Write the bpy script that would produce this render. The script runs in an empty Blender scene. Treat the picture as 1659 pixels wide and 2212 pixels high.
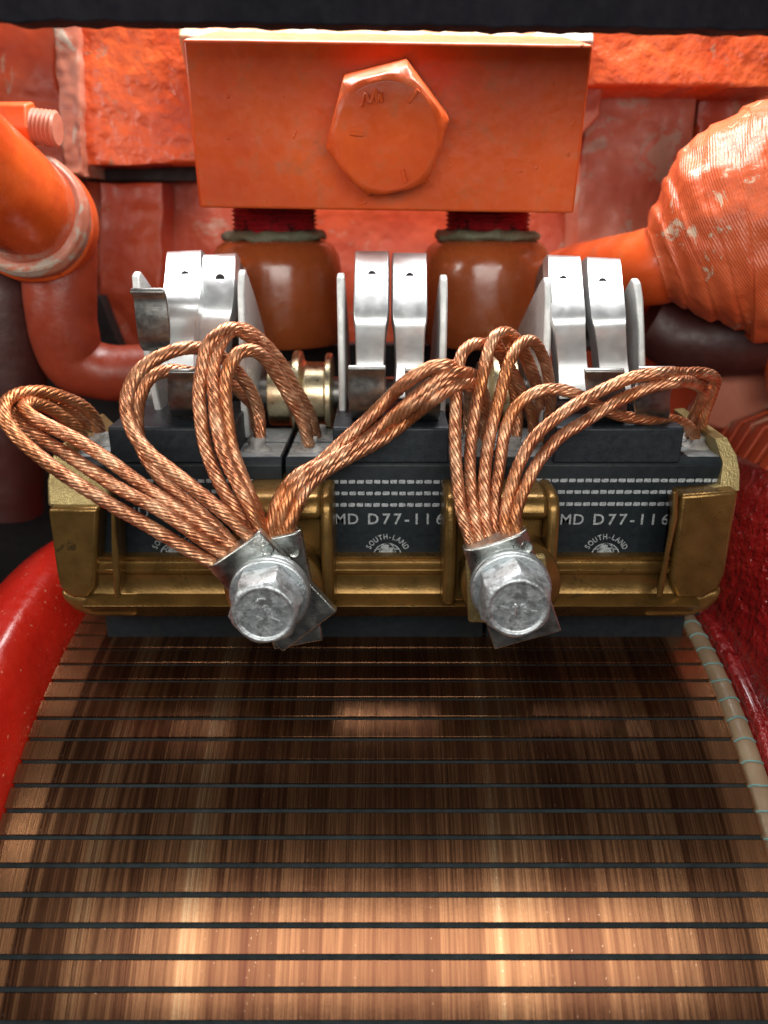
import bpy, bmesh, math, random
from mathutils import Vector, Matrix, noise
R = math.radians
S = 0.001                      # the script works in millimetres
sc = bpy.context.scene
COL = sc.collection

# ------------------------------------------------------------------ camera
PITCH = R(20.0); F = 1670.0; CU, CV = 829.5, 1106.0
cam_d = bpy.data.cameras.new('camera'); cam = bpy.data.objects.new('camera', cam_d); COL.objects.link(cam)
sc.camera = cam
cam.location = (0, 0, 0); cam.rotation_euler = (R(90) - PITCH, 0, 0)
cam_d.sensor_fit = 'HORIZONTAL'; cam_d.sensor_width = 36
cam_d.lens = 36 * F / 1659.0
cam_d.clip_start = 0.005; cam_d.clip_end = 20
cam_d.dof.use_dof = True; cam_d.dof.focus_distance = 0.192; cam_d.dof.aperture_fstop = cam_d.lens / 2.6

# ------------------------------------------------------------------ light
w = bpy.data.worlds.new('World'); sc.world = w; w.use_nodes = True
w.node_tree.nodes['Background'].inputs[0].default_value = (0.85, 0.9, 1.0, 1)
w.node_tree.nodes['Background'].inputs[1].default_value = 0.02
def area(name, loc, target, sx, sy, power, color):
    l = bpy.data.lights.new(name, 'AREA'); l.shape = 'RECTANGLE'; l.size = sx*S; l.size_y = sy*S
    l.energy = power; l.color = color
    o = bpy.data.objects.new(name, l); COL.objects.link(o)
    o.location = Vector(loc)*S
    o.rotation_euler = (Vector(target)-Vector(loc)).to_track_quat('-Z', 'Y').to_euler()
    return o
area('light_overhead', (10, 262, 170), (0, 222, 0), 250, 90, 1.7, (1, .98, .96))
area('light_front', (12, -75, 50), (0, 150, -140), 290, 112, 0.82, (1, .97, .91))
area('light_side', (-260, 90, 60), (-40, 230, -20), 80, 80, 0.30, (1, .95, .88))

sc.view_settings.view_transform = 'Standard'; sc.view_settings.look = 'None'
sc.view_settings.exposure = 0; sc.view_settings.gamma = 1

# ------------------------------------------------------------------ geometry helpers
cp, sp = math.cos(PITCH), math.sin(PITCH)
def P(u, v, Y):                # reading of the photograph at depth Y (mm) -> point in mm
    b = -(v-CV)/F; dy = cp + b*sp; dz = -sp + b*cp
    t = Y/dy
    return Vector(((u-CU)/F*t, Y, dz*t))
def ZV(v, Y): return P(CU, v, Y).z
def XU(u, v, Y): return P(u, v, Y).x

def wloc(o):
    p = Vector((0, 0, 0))
    while o: p = p + o.location; o = o.parent
    return p
def put(name, me, mat, parent=None, origin=None):
    """me is in mm, scene coordinates"""
    o = bpy.data.objects.new(name, me); COL.objects.link(o)
    me.name = name
    if parent: o.parent = parent; base = wloc(parent)/S
    else:
        if origin is None:
            n = len(me.vertices); cx = sum((v.co for v in me.vertices), Vector())/n
            origin = Vector((cx.x, cx.y, min(v.co.z for v in me.vertices)))
        base = Vector(origin); o.location = base*S
    me.transform(Matrix.Translation(-base)); me.transform(Matrix.Scale(S, 4))
    if mat:
        for m in (mat if isinstance(mat, (list, tuple)) else [mat]): me.materials.append(m)
    return o
def thing(name, loc, label, cat, group=None):
    o = bpy.data.objects.new(name, None); COL.objects.link(o); o.location = Vector(loc)*S
    o.empty_display_size = .01
    return tag(o, label, cat, group)
def tag(o, label, cat, group=None, kind=None):
    o['label'] = label; o['category'] = cat
    if group: o['group'] = group
    if kind: o['kind'] = kind
    return o
def fin(o, bevel=0, seg=2, smooth=True, ang=35, sub=0, solid=0, soff=-1):
    me = o.data
    if smooth:
        for p in me.polygons: p.use_smooth = True
        if ang < 180: me.set_sharp_from_angle(angle=R(ang))
    if solid:
        m = o.modifiers.new('solid', 'SOLIDIFY'); m.thickness = solid*S; m.offset = soff
    if bevel:
        m = o.modifiers.new('bevel', 'BEVEL'); m.width = bevel*S; m.segments = seg; m.limit_method = 'ANGLE'; m.angle_limit = R(30)
        m.harden_normals = False
    if sub:
        m = o.modifiers.new('sub', 'SUBSURF'); m.levels = sub; m.render_levels = sub
    return o
def mesh(vs, fs, recalc=True):
    me = bpy.data.meshes.new('m'); me.from_pydata([tuple(v) for v in vs], [], fs)
    if recalc:
        b = bmesh.new(); b.from_mesh(me); bmesh.ops.recalc_face_normals(b, faces=b.faces); b.to_mesh(me); b.free()
    me.update(); return me
def hexa(a, b):                # two quads -> closed box
    vs = list(a)+list(b)
    return vs, [(0,1,2,3), (7,6,5,4), (0,4,5,1), (1,5,6,2), (2,6,7,3), (3,7,4,0)]
def prism(front, back):        # two n-gons -> closed solid
    n = len(front)
    vs = list(front)+list(back)
    fs = [tuple(range(n)), tuple(range(2*n-1, n-1, -1))]
    fs += [(i, n+i, n+(i+1) % n, (i+1) % n) for i in range(n)]
    return vs, fs
def join(*parts):
    V, Fc = [], []
    for vs, fs in parts:
        k = len(V); V += list(vs); Fc += [tuple(i+k for i in f) for f in fs]
    return V, Fc
def box(x0, x1, y0, y1, z0, z1):
    return hexa([Vector((x0,y0,z0)), Vector((x1,y0,z0)), Vector((x1,y0,z1)), Vector((x0,y0,z1))],
                [Vector((x0,y1,z0)), Vector((x1,y1,z0)), Vector((x1,y1,z1)), Vector((x0,y1,z1))])
def pxpoly(pts, Y, depth):     # outline (photo reading) at plane Y, given thickness
    f = [P(u, v, Y) for u, v in pts]
    return prism(f, [p+Vector((0, depth, 0)) for p in f])
def profx(prof, x0, x1, nx=1): # profile (Y,Z) swept along X
    n = len(prof); vs = []; fs = []
    for k in range(nx+1):
        x = x0+(x1-x0)*k/nx
        vs += [Vector((x, y, z)) for y, z in prof]
    for k in range(nx):
        for i in range(n):
            j = (i+1) % n; a = k*n
            fs.append((a+i, a+j, a+n+j, a+n+i))
    fs.append(tuple(range(n))); fs.append(tuple(nx*n+i for i in range(n-1, -1, -1)))
    return vs, fs
def lathe(prof, origin, axis, n=48, cap=True, ref=None):   # prof: (r, t along axis)
    axis = Vector(axis).normalized(); ref = Vector(ref) if ref else (Vector((0,0,1)) if abs(axis.z) < .9 else Vector((1,0,0)))
    a = (ref-axis*ref.dot(axis)).normalized(); b = axis.cross(a); o = Vector(origin)
    vs = []; fs = []
    for r, t in prof:
        for i in range(n):
            th = 2*math.pi*i/n
            vs.append(o+axis*t+(a*math.cos(th)+b*math.sin(th))*r)
    for k in range(len(prof)-1):
        for i in range(n):
            j = (i+1) % n
            fs.append((k*n+i, k*n+j, (k+1)*n+j, (k+1)*n+i))
    if cap:
        fs.append(tuple(range(n-1, -1, -1))); m = (len(prof)-1)*n; fs.append(tuple(m+i for i in range(n)))
    return vs, fs
def catmull(pts, step):
    pts = [Vector(p) for p in pts]
    P4 = [pts[0]*2-pts[1]]+pts+[pts[-1]*2-pts[-2]]
    out = []
    for i in range(1, len(P4)-2):
        p0, p1, p2, p3 = P4[i-1:i+3]
        d = [max((b-a).length, 1e-4)**.5 for a, b in ((p0,p1),(p1,p2),(p2,p3))]
        t0 = 0; t1 = d[0]; t2 = t1+d[1]; t3 = t2+d[2]
        for k in range(24):
            t = t1+(t2-t1)*k/24
            A1 = p0*((t1-t)/(t1-t0))+p1*((t-t0)/(t1-t0)); A2 = p1*((t2-t)/(t2-t1))+p2*((t-t1)/(t2-t1)); A3 = p2*((t3-t)/(t3-t2))+p3*((t-t2)/(t3-t2))
            B1 = A1*((t2-t)/(t2-t0))+A2*((t-t0)/(t2-t0)); B2 = A2*((t3-t)/(t3-t1))+A3*((t-t1)/(t3-t1))
            out.append(B1*((t2-t)/(t2-t1))+B2*((t-t1)/(t2-t1)))
    out.append(pts[-1])
    L = [0]
    for a, b in zip(out, out[1:]): L.append(L[-1]+(b-a).length)
    n = max(2, int(L[-1]/step)); res = []; j = 0
    for k in range(n+1):
        s = L[-1]*k/n
        while j < len(L)-2 and L[j+1] < s: j += 1
        f = (s-L[j])/max(L[j+1]-L[j], 1e-9); res.append(out[j].lerp(out[j+1], min(max(f,0),1)))
    return res
def frames(c):
    T = [(c[min(i+1, len(c)-1)]-c[max(i-1, 0)]).normalized() for i in range(len(c))]
    n = Vector((0,0,1)) if abs(T[0].z) < .9 else Vector((0,1,0))
    n = (n-T[0]*n.dot(T[0])).normalized(); N = [n]
    for i in range(1, len(c)):
        n = N[-1]-T[i]*N[-1].dot(T[i]); N.append(n.normalized())
    return T, N
def tube(pts, rad, step=2, n=24, jitter=0, cap=True):      # rad: number or list per control point
    c = catmull(pts, step); T, N = frames(c); vs = []; fs = []
    rl = rad if isinstance(rad, (list, tuple)) else [rad]*len(pts)
    # radius against the nearest control parameter
    cum = [0]
    for a, b in zip(pts, pts[1:]): cum.append(cum[-1]+(Vector(b)-Vector(a)).length)
    for i, p in enumerate(c):
        s = cum[-1]*i/(len(c)-1); j = 0
        while j < len(cum)-2 and cum[j+1] < s: j += 1
        f = (s-cum[j])/(cum[j+1]-cum[j]); f = f*f*(3-2*f); r = rl[j]+(rl[j+1]-rl[j])*f
        B = T[i].cross(N[i])
        for k in range(n):
            th = 2*math.pi*k/n; d = N[i]*math.cos(th)+B*math.sin(th)
            rr = r*(1+jitter*noise.noise((p+d*r)*.12))
            vs.append(p+d*rr)
    for i in range(len(c)-1):
        for k in range(n):
            j = (k+1) % n; fs.append((i*n+k, i*n+j, (i+1)*n+j, (i+1)*n+k))
    if cap: fs.append(tuple(range(n-1,-1,-1))); m = (len(c)-1)*n; fs.append(tuple(m+k for k in range(n)))
    return vs, fs

# ------------------------------------------------------------------ materials
class NB:
    def __init__(s, name):
        s.m = bpy.data.materials.new(name); s.m.use_nodes = True; s.t = s.m.node_tree
        s.p = s.t.nodes['Principled BSDF']
        s.co = None
    def n(s, t, **k):
        x = s.t.nodes.new(t)
        for a, b in k.items():
            if a.startswith('_'): setattr(x, a[1:], b)
            else: x.inputs[a].default_value = b
        return x
    def l(s, a, b): s.t.links.new(a, b)
    def coord(s, sx=1, sy=1, sz=1, kind='Object', rot=(0,0,0)):
        if not s.co: s.co = s.n('ShaderNodeTexCoord')
        m = s.n('ShaderNodeMapping'); m.inputs['Scale'].default_value = (sx*1000, sy*1000, sz*1000) if kind == 'Object' else (sx, sy, sz)
        m.inputs['Rotation'].default_value = rot
        s.l(s.co.outputs[kind], m.inputs['Vector']); return m.outputs[0]
    def noise(s, vec, scale, detail=4, rough=.55, dist=0):
        x = s.n('ShaderNodeTexNoise', Scale=scale, Detail=detail, Roughness=rough, Distortion=dist); s.l(vec, x.inputs['Vector']); return x.outputs['Fac']
    def ramp(s, fac, stops):
        r = s.n('ShaderNodeValToRGB'); e = r.color_ramp.elements
        e[0].position, e[0].color = stops[0][0], tuple(stops[0][1])+(1,)
        e[1].position, e[1].color = stops[-1][0], tuple(stops[-1][1])+(1,)
        for p, c in stops[1:-1]:
            q = e.new(p); q.color = tuple(c)+(1,)
        s.l(fac, r.inputs[0]); return r.outputs[0]
    def mapr(s, fac, a, b, c, d):
        x = s.n('ShaderNodeMapRange'); x.inputs[1].default_value = a; x.inputs[2].default_value = b; x.inputs[3].default_value = c; x.inputs[4].default_value = d
        s.l(fac, x.inputs[0]); return x.outputs[0]
    def math(s, op, a, b):
        x = s.n('ShaderNodeMath', _operation=op)
        for i, q in enumerate((a, b)):
            if isinstance(q, (int, float)): x.inputs[i].default_value = q
            else: s.l(q, x.inputs[i])
        return x.outputs[0]
    def mix(s, fac, a, b):
        x = s.n('ShaderNodeMix', _data_type='RGBA')
        for i, q in ((0, fac), (6, a), (7, b)):
            if isinstance(q, (int, float)): x.inputs[i].default_value = q
            elif isinstance(q, tuple): x.inputs[i].default_value = q+(1,)
            else: s.l(q, x.inputs[i])
        return x.outputs[2]
    def bump(s, h, dist, strength=1, prev=None):
        x = s.n('ShaderNodeBump', Strength=strength, Distance=dist*S); s.l(h, x.inputs['Height'])
        if prev: s.l(prev, x.inputs['Normal'])
        return x.outputs[0]
    def out(s, base=None, rough=None, metal=0, normal=None, **k):
        for key, q in (('Base Color', base), ('Roughness', rough), ('Metallic', metal)):
            if q is None: continue
            if isinstance(q, tuple): s.p.inputs[key].default_value = q+(1,)
            elif isinstance(q, (int, float)): s.p.inputs[key].default_value = q
            else: s.l(q, s.p.inputs[key])
        if normal: s.l(normal, s.p.inputs['Normal'])
        for a, b in k.items(): s.p.inputs[a.replace('_', ' ')].default_value = b
        return s.m

def paint(name, c1, c2, rough=.35, bumps=((.25, .25),), speck=None, chip=None, coat=0, nibs=0, weave=False):
    b = NB(name); v = b.coord()
    f = b.noise(v, .06, 5, .6); col = b.ramp(f, [(.3, c1), (.7, c2)])
    nrm = None
    for sc_, d in bumps: nrm = b.bump(b.noise(v, sc_, 3, .5), d, 1, nrm)
    if chip:
        g = b.noise(v, chip[0], 6, .7, .6); k = b.mapr(g, chip[1], chip[1]+.03, 0, 1); col = b.mix(k, col, chip[2])
    if nibs:
        g = b.noise(b.coord(), .42, 1, .4); nrm = b.bump(b.mapr(g, .75, .85, 0, 1), nibs, 1, nrm)
        g = b.noise(b.coord(1, 1, .12), .30, 2, .5); nrm = b.bump(g, nibs*.35, 1, nrm)
        g = b.noise(b.coord(), .12, 6, .7); col = b.mix(b.mapr(g, .52, .70, 0, .45), col, (.30, .13, .07))
    if weave:
        w_ = b.n('ShaderNodeTexWave', Scale=.42, Distortion=1.2); w_.inputs['Detail Scale'].default_value = 1.5; b.l(b.coord(rot=(.3, .5, .9)), w_.inputs['Vector']); nrm = b.bump(w_.outputs[1], .18, .6, nrm)
    if speck:
        g = b.noise(v, .9, 2, .5); k = b.mapr(g, .70, .74, 0, 1); col = b.mix(k, col, speck)
    r = b.mapr(b.noise(v, .3, 4, .6), .3, .7, rough-.08, rough+.12)
    return b.out(col, r, 0, nrm, Coat_Weight=coat, Coat_Roughness=.12)

M = {}
M['orange'] = paint('orange_paint', (.60, .075, .014), (.74, .12, .020), .38, ((.5, .05), (.08, .6)), nibs=.35)
M['orange_rough'] = paint('orange_rough_paint', (.55, .07, .02), (.70, .13, .035), .30, ((.14, 1.3), (.45, .35)), chip=(.10, .62, (.42, .17, .10)))
M['wall'] = paint('wall_paint', (.42, .050, .018), (.52, .085, .03), .36, ((.05, 1.3), (.22, .25)), chip=(.05, .58, (.45, .2, .13)))
M['wall_pale'] = paint('wall_pale_paint', (.42, .12, .07), (.5, .2, .13), .4, ((.05, 1.3), (.22, .25)), chip=(.05, .55, (.42, .33, .26)))
M['red_smooth'] = paint('red_smooth_paint', (.42, .012, .006), (.55, .018, .008), .28, ((.3, .25), (.06, .8)), speck=(.7, .25, .16), coat=.3)
M['red_bumpy'] = paint('red_bumpy_paint', (.15, .005, .005), (.27, .010, .009), .18, ((.28, 2.6), (.7, .5)), coat=.8)
M['ledge'] = paint('lit_ledge_paint', (.62, .42, .26), (.75, .30, .12), .3, ((.1, 1.5),), chip=(.05, .5, (.75, .66, .55)))
M['orange_gloss'] = paint('glossy_orange_paint', (.60, .075, .014), (.74, .12, .020), .2, ((.08, .6),), coat=.6)
M['maroon'] = paint('maroon_hose', (.035, .009, .008), (.06, .013, .010), .5, ((.3, .2),))
M['red_hose'] = paint('shaded_red_hose', (.20, .028, .012), (.30, .045, .018), .36, ((.3, .2),))  # orange red hose, the shadow on it put into a darker colour
M['tape'] = paint('painted_tape', (.50, .075, .022), (.62, .13, .045), .36, ((.25, .5),), chip=(.09, .60, (.55, .40, .28)), weave=True)
M['dark_edge'] = paint('dark_edge_paint', (.003, .003, .006), (.008, .007, .011), .75, ((.5, .3),))
M['dark_edge'].node_tree.nodes['Principled BSDF'].inputs['Specular IOR Level'].default_value = .15
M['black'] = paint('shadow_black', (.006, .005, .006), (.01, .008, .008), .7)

def metal(name, c1, c2, r0, r1, scale=.4, bump=.03, stain=None, met=1.0):
    b = NB(name); v = b.coord(); f = b.noise(v, scale, 6, .62)
    col = b.ramp(f, [(.3, c1), (.7, c2)])
    if stain:
        g = b.noise(v, stain[0], 7, .72); k = b.mapr(g, stain[1], stain[1]+.06, 0, 1); col = b.mix(k, col, stain[2])
    r = b.mapr(b.noise(v, scale*1.7, 3, .5), .3, .7, r0, r1)
    nrm = b.bump(b.noise(v, 1.6, 4, .6), bump)
    return b.out(col, r, met, nrm)
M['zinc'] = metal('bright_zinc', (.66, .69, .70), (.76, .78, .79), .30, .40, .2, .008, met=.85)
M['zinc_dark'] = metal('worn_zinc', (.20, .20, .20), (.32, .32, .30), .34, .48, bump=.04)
M['zinc_matte'] = metal('matte_zinc_plate', (.52, .54, .53), (.68, .70, .69), .40, .55, bump=.08, met=.35)
M['bolt'] = metal('galvanised_bolt', (.42, .46, .48), (.66, .70, .72), .34, .55, .5, .12, stain=(.33, .50, (.30, .32, .33)), met=.85)
M['washer'] = metal('galvanised_washer', (.40, .44, .45), (.54, .58, .60), .36, .5, .4, .10, met=.9)
M['terminal'] = metal('tinned_terminal', (.40, .42, .40), (.58, .59, .55), .24, .40, .2, .10)
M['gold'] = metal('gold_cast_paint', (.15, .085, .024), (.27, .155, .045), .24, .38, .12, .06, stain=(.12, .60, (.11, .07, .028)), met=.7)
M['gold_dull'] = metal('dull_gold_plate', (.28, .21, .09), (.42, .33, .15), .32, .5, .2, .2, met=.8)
M['brass'] = metal('pale_brass', (.70, .60, .38), (.85, .76, .52), .25, .4)

def brushmat(name, c1, c2, r0, r1, bump=.03):
    b = NB(name); v = b.coord(); f = b.noise(v, .5, 5, .6); col = b.ramp(f, [(.35, c1), (.65, c2)])
    return b.out(col, b.mapr(b.noise(v, .9, 3, .5), .3, .7, r0, r1), 0, b.bump(b.noise(v, 2.2, 4, .7), bump))
M['carbon'] = brushmat('carbon', (.006, .010, .013), (.011, .016, .020), .42, .6)
M['carbon_top'] = brushmat('carbon_top', (.16, .18, .19), (.28, .30, .31), .28, .45, .08)
M['rubber'] = brushmat('pad_rubber', (.009, .013, .017), (.018, .024, .030), .38, .55, .06)
M['tamp'] = brushmat('tamping_compound', (.18, .18, .17), (.34, .33, .31), .4, .6, .2)
def print_mat():
    b = NB('white_print'); v = b.coord(); f = b.noise(v, 3.5, 4, .7)
    return b.out(b.ramp(f, [(.36, (.07, .08, .09)), (.54, (.40, .43, .44))]), .6)
M['print'] = print_mat()
for k_ in ('carbon', 'rubber'): M[k_].node_tree.nodes['Principled BSDF'].inputs['Specular IOR Level'].default_value = .3
M['insul'] = paint('brown_insulator', (.26, .058, .016), (.36, .085, .022), .22, ((.06, .5),), coat=.35)
M['stud'] = paint('crimson_thread', (.22, .008, .012), (.50, .02, .03), .45, ((.6, .6),), chip=(.25, .55, (.03, .01, .01)))
M['sealant'] = paint('green_sealant', (.07, .075, .045), (.16, .16, .10), .6, ((.3, 1.2),))

def cable_mat():
    b = NB('copper_cable'); uv = b.coord(1, 1, 1, 'UV')
    sep = b.n('ShaderNodeSeparateXYZ'); b.l(uv, sep.inputs[0])
    ph = b.math('ADD', b.math('MULTIPLY', sep.outputs[0], 4.0), b.math('MULTIPLY', sep.outputs[1], -.30))
    s = b.math('SINE', b.math('MULTIPLY', ph, 6.28318), 0)
    v = b.coord(); f = b.noise(v, .22, 4, .6)
    col = b.ramp(f, [(.28, (.36, .12, .055)), (.5, (.62, .28, .15)), (.72, (.84, .52, .32))])
    g = b.noise(v, .05, 3, .5); col = b.mix(b.mapr(g, .50, .62, 0, .7), col, (.55, .19, .06)); g = b.noise(v, .09, 4, .6); col = b.mix(b.mapr(g, .56, .70, 0, .7), col, (.20, .09, .055))
    wire = b.mapr(s, -1, -.3, .75, 1)
    x = b.n('ShaderNodeMix', _data_type='RGBA', _blend_type='MULTIPLY'); x.inputs[0].default_value = .8
    b.l(col, x.inputs[6]); b.l(wire, x.inputs[7])
    return b.out(x.outputs[2], b.mapr(f, .3, .7, .34, .48), .85, b.bump(s, .02))
M['cable'] = cable_mat()

def commutator_mat():
    b = NB('commutator_copper')
    v = b.coord(1, .012, .012); fine = b.noise(v, 2.6, 3, .6)
    v2 = b.coord(1, .03, .03); mid = b.noise(v2, .55, 4, .65)
    v3 = b.coord(1, .004, .004); band = b.noise(v3, .055, 2, .5)
    oi = b.n('ShaderNodeObjectInfo')
    f = b.math('ADD', b.math('MULTIPLY', fine, .17), b.math('ADD', b.math('MULTIPLY', mid, .30), b.math('MULTIPLY', band, .48)))
    f = b.math('ADD', f, b.math('MULTIPLY', oi.outputs['Random'], .05))
    col = b.ramp(f, [(.36, (.038, .009, .006)), (.48, (.11, .046, .022)), (.56, (.22, .105, .050)), (.68, (.34, .225, .125))])
    # unworn bright copper at both ends of the bars, where no brush runs
    sep = b.n('ShaderNodeSeparateXYZ'); b.l(b.coord(), sep.inputs[0])
    ax = b.math('ABSOLUTE', sep.outputs[0], 0)
    e = b.mapr(b.math('ADD', ax, b.math('MULTIPLY', mid, 3)), 82.5, 85.0, 0, 1)
    col = b.mix(e, col, (.42, .20, .095))
    dust = b.noise(b.coord(1, .6, .6), 1.3, 2, .5); col = b.mix(b.mapr(dust, .735, .75, 0, .4), col, (.6, .42, .3))
    r = b.mapr(fine, .3, .7, .20, .32)
    n = b.bump(fine, .018); n = b.bump(b.noise(b.coord(.3, .3, .3), 1, 4, .6), .02, 1, n)
    return b.out(col, r, .92, n)
M['comm'] = commutator_mat()
M['mica'] = paint('mica_slot', (.002, .005, .006), (.010, .019, .022), .8, ((1.2, .2),))
M['cord'] = paint('varnished_cord', (.17, .11, .065), (.25, .18, .11), .35, ((.7, .15),))
M['cord_teal'] = paint('teal_cord_tie', (.10, .20, .19), (.16, .28, .26), .5)

# ------------------------------------------------------------------ commutator
AX = Vector((0, 225.7, -255.6)); RC = 145.9; X0, X1 = -91.5, 89.5
com = thing('commutator', AX, 'large copper commutator drum with dark slots filling the lower half, under the brush holder', 'commutator')
dth = R(2.405)
def bar_mesh():
    hw = (dth*RC-1.08)/2/RC; k = 4; prof = []
    for i in range(k+1):
        a = -hw+2*hw*i/k; prof.append((RC*math.sin(a), RC*math.cos(a)))
    prof += [((RC-3)*math.sin(hw), (RC-3)*math.cos(hw)), ((RC-3)*math.sin(-hw), (RC-3)*math.cos(-hw))]
    vs, fs = profx([(y, z) for y, z in prof], X0, X1, 1)
    return mesh([v+AX for v in vs], fs)
bar0 = fin(put('commutator_bar', bar_mesh(), M['comm'], com), .10, 1, True, 35)
el0 = 77.98-1.2025      # elevation (deg) of the first bar below the holder
first = True
for k in range(-24, 27):
    el = el0-2.405*k
    o = bar0 if first else bar0.copy()
    if not first: COL.objects.link(o); o.parent = com
    first = False
    o.rotation_euler = (R(90-el), 0, 0)
vs, fs = lathe([(RC-.9, 0), (RC-.9, X1-X0-1)], AX+Vector((X0+.5, 0, 0)), (1, 0, 0), 300)
fin(put('insulating_slot', mesh(vs, fs), M['mica'], com), 0)
# cord banding at the right end with teal ties
prof = [(RC-3, 0), (RC-.8, .5), (RC+.3, 1.6), (RC+.6, 3), (RC+.4, 4.5), (RC-.6, 5.6), (RC-3, 6)]
cb = fin(put('cord_band', mesh(*lathe(prof, AX+Vector((X1, 0, 0)), (1, 0, 0), 240)), M['cord'], com), 0)
parts = []
for k in range(-20, 24):
    a = R(el0-2.405*k+1.1); d = Vector((0, -math.cos(a), math.sin(a)))
    t = d.cross(Vector((1, 0, 0)))
    pts = [AX+Vector((X1+x, 0, 0))+d*(RC+h)+t*(.25*math.sin(x*1.2+k)) for x, h in ((.2, -.9), (1.1, .25), (3, .75), (4.8, .3), (5.8, -.9))]
    parts.append(tube(pts, .28, 1, 6))
fin(put('cord_tie', mesh(*join(*parts)), M['cord_teal'], cb), 0)
# red painted end rings
prof = [(120, 0), (146.5, 0), (147.5, .8), (147.8, 2.2), (147, 3.0), (147, 3.8), (152, 4.8), (178, 15), (186, 19), (187, 22), (120, 22)]
vs, fs = lathe(prof, AX+Vector((X1+6.2, 0, 0)), (1, 0, 0), 260)
o = fin(put('end_ring', mesh(vs, fs), M['red_bumpy'], com), 0, ang=60)
o['label'] = 'glossy dark red lumpy painted ring at the right end'
prof = [(120, 0), (146.0, 0), (149, -1.2), (155, -3.5), (160, -7), (161.5, -11), (160, -17), (155, -25), (146, -34), (120, -44)]
vs, fs = lathe(prof, AX+Vector((X0-.2, 0, 0)), (1, 0, 0), 260)
o = fin(put('end_ring', mesh(vs, fs), M['red_smooth'], com), 0, ang=60)
o['label'] = 'smooth bright red painted ring at the left end'
# risers: a flared crown of red strips with dark gaps behind the right ring
rs = []; n = 150
for i in range(n):
    a = 2*math.pi*i/n; h = 2*math.pi/n*.31
    q = []
    for r, x in ((186, X1+27), (197, X1+33), (208, X1+60), (210, X1+100)):
        q.append((r, x))
    vs = []
    for r, x in q:
        for aa in (a-h, a+h): vs.append(AX+Vector((x, -math.cos(aa)*r, math.sin(aa)*r)))
    for r, x in q:
        for aa in (a-h, a+h): vs.append(AX+Vector((x+2, -math.cos(aa)*(r-6), math.sin(aa)*(r-6))))
    fs = []
    for k in range(3):
        b = 2*k; fs += [(b, b+1, b+3, b+2), (b+8, b+10, b+11, b+9), (b, b+2, b+10, b+8), (b+1, b+9, b+11, b+3)]
    fs += [(0, 8, 9, 1), (6, 7, 15, 14)]
    if -20 < math.degrees(a) < 200: rs.append((vs, fs))
fin(put('riser_crown', mesh(*join(*rs)), M['wall'], com), .3)
vs, fs = lathe([(150, 0), (185, 1), (192, 6), (203, 34), (205, 74)], AX+Vector((X1+27, 0, 0)), (1, 0, 0), 120)
fin(put('riser_core', mesh(vs, fs), M['black'], com), 0)

# ------------------------------------------------------------------ brush holder (gold casting)
YF = 184.0
hold = thing('brush_holder', (0, 205, ZV(1335, 190)), 'long gold painted cast brush holder with two square towers, lying just above the copper drum', 'brush holder')
def zz(v, Y=YF): return ZV(v, Y)
xl, xr = XU(250, 1250, YF), XU(1430, 1250, YF)
# lower rail, one profile with the two rolled ridges
top = ZV(1200, 189); 
prof = [(195, top-.5), (190.5, top), (187.5, top-.6), (186.3, zz(1210)), (186.8, zz(1219)), (188.2, zz(1226)), (187.6, zz(1233)), (186.2, zz(1239)), (186.4, zz(1246)),
        (187.4, zz(1254)), (187.2, zz(1280)), (186.4, zz(1292)), (183.0, zz(1297)), (181.6, zz(1301)), (182.6, zz(1308)), (185.5, zz(1322)), (189.5, zz(1333, 189)), (194, zz(1338, 192)), (240, zz(1338, 192)), (240, top-14), (195, top-14)]
XA, XB = XU(163, 1320, YF), XU(1530, 1320, YF)
fin(put('rail', mesh(*profx(prof, XA+3, XB-3, 1)), M['gold'], hold), .25, 2, True, 50)
# frame behind, seen between the windows and at the back
bt = zz(1085)
fin(put('back_frame', mesh(*profx([(227, bt-25), (227, zz(975, 227)), (236, zz(975, 227)), (236, bt-25)], XA-2, XB+2)), M['gold'], hold), .6)
# towers
def tower(u0, u1, v0=1053, v1=1300, yf=173.5, inner=1):
    x0, x1 = XU(u0, 1180, yf), XU(u1, 1180, yf)
    zt, zb = zz(v0, YF), zz(v1, YF)
    # outer hood: profile in YZ, open U in front
    hood = [(200, zt-1), (190, zt), (183, zt), (179.5, zt-.8), (177.5, zt-3), (176.5, zt-8), (175.8, zb+10), (177, zb+2.5), (182, zb+.5), (200, zb+.5)]
    wl = 3.0
    a = profx(hood, x0, x0+wl); c = profx(hood, x1-wl, x1)
    crown = [(200, zt-.1), (190, zt-.1), (183, zt-.1), (179.7, zt-.9), (177.8, zt-3.1), (177.3, zt-5.5), (181, zt-7.5), (200, zt-7.5)]
    t = profx(crown, x0+wl-.1, x1-wl+.1)
    web = box(x0+wl-.1, x1-wl+.1, 182.5, 200, zb+.6, zt-7)
    return x0, x1, zt, zb, (a, c, t, web)
for (u0, u1) in ((497, 717), (962, 1213)):
    x0, x1, zt, zb, ps = tower(u0, u1)
    tw = put('tower', mesh(*join(*ps)), M['gold'], hold); fin(tw, 1.1, 3, True, 40)
BOL = [((588, 1285), 0), ((1108, 1275), 1)]
for (u, v), i in BOL:          # round boss the bolt goes into
    c = P(u, v, 172)
    bs = lathe([(11, 0), (12.5, 0), (12.5, -8), (9.5, -10.6), (9, -10.8), (2, -10.8)], (c.x, 183.0, c.z), (0, 1, 0), 40)
    fin(put('boss', mesh(*bs), M['gold'], hold), .4)
# end ears
def ear(pts_out, pts_fin, side):
    # flange: wedge shaped cheek with a recess behind a thin fin
    ps = []
    return ps
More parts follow.
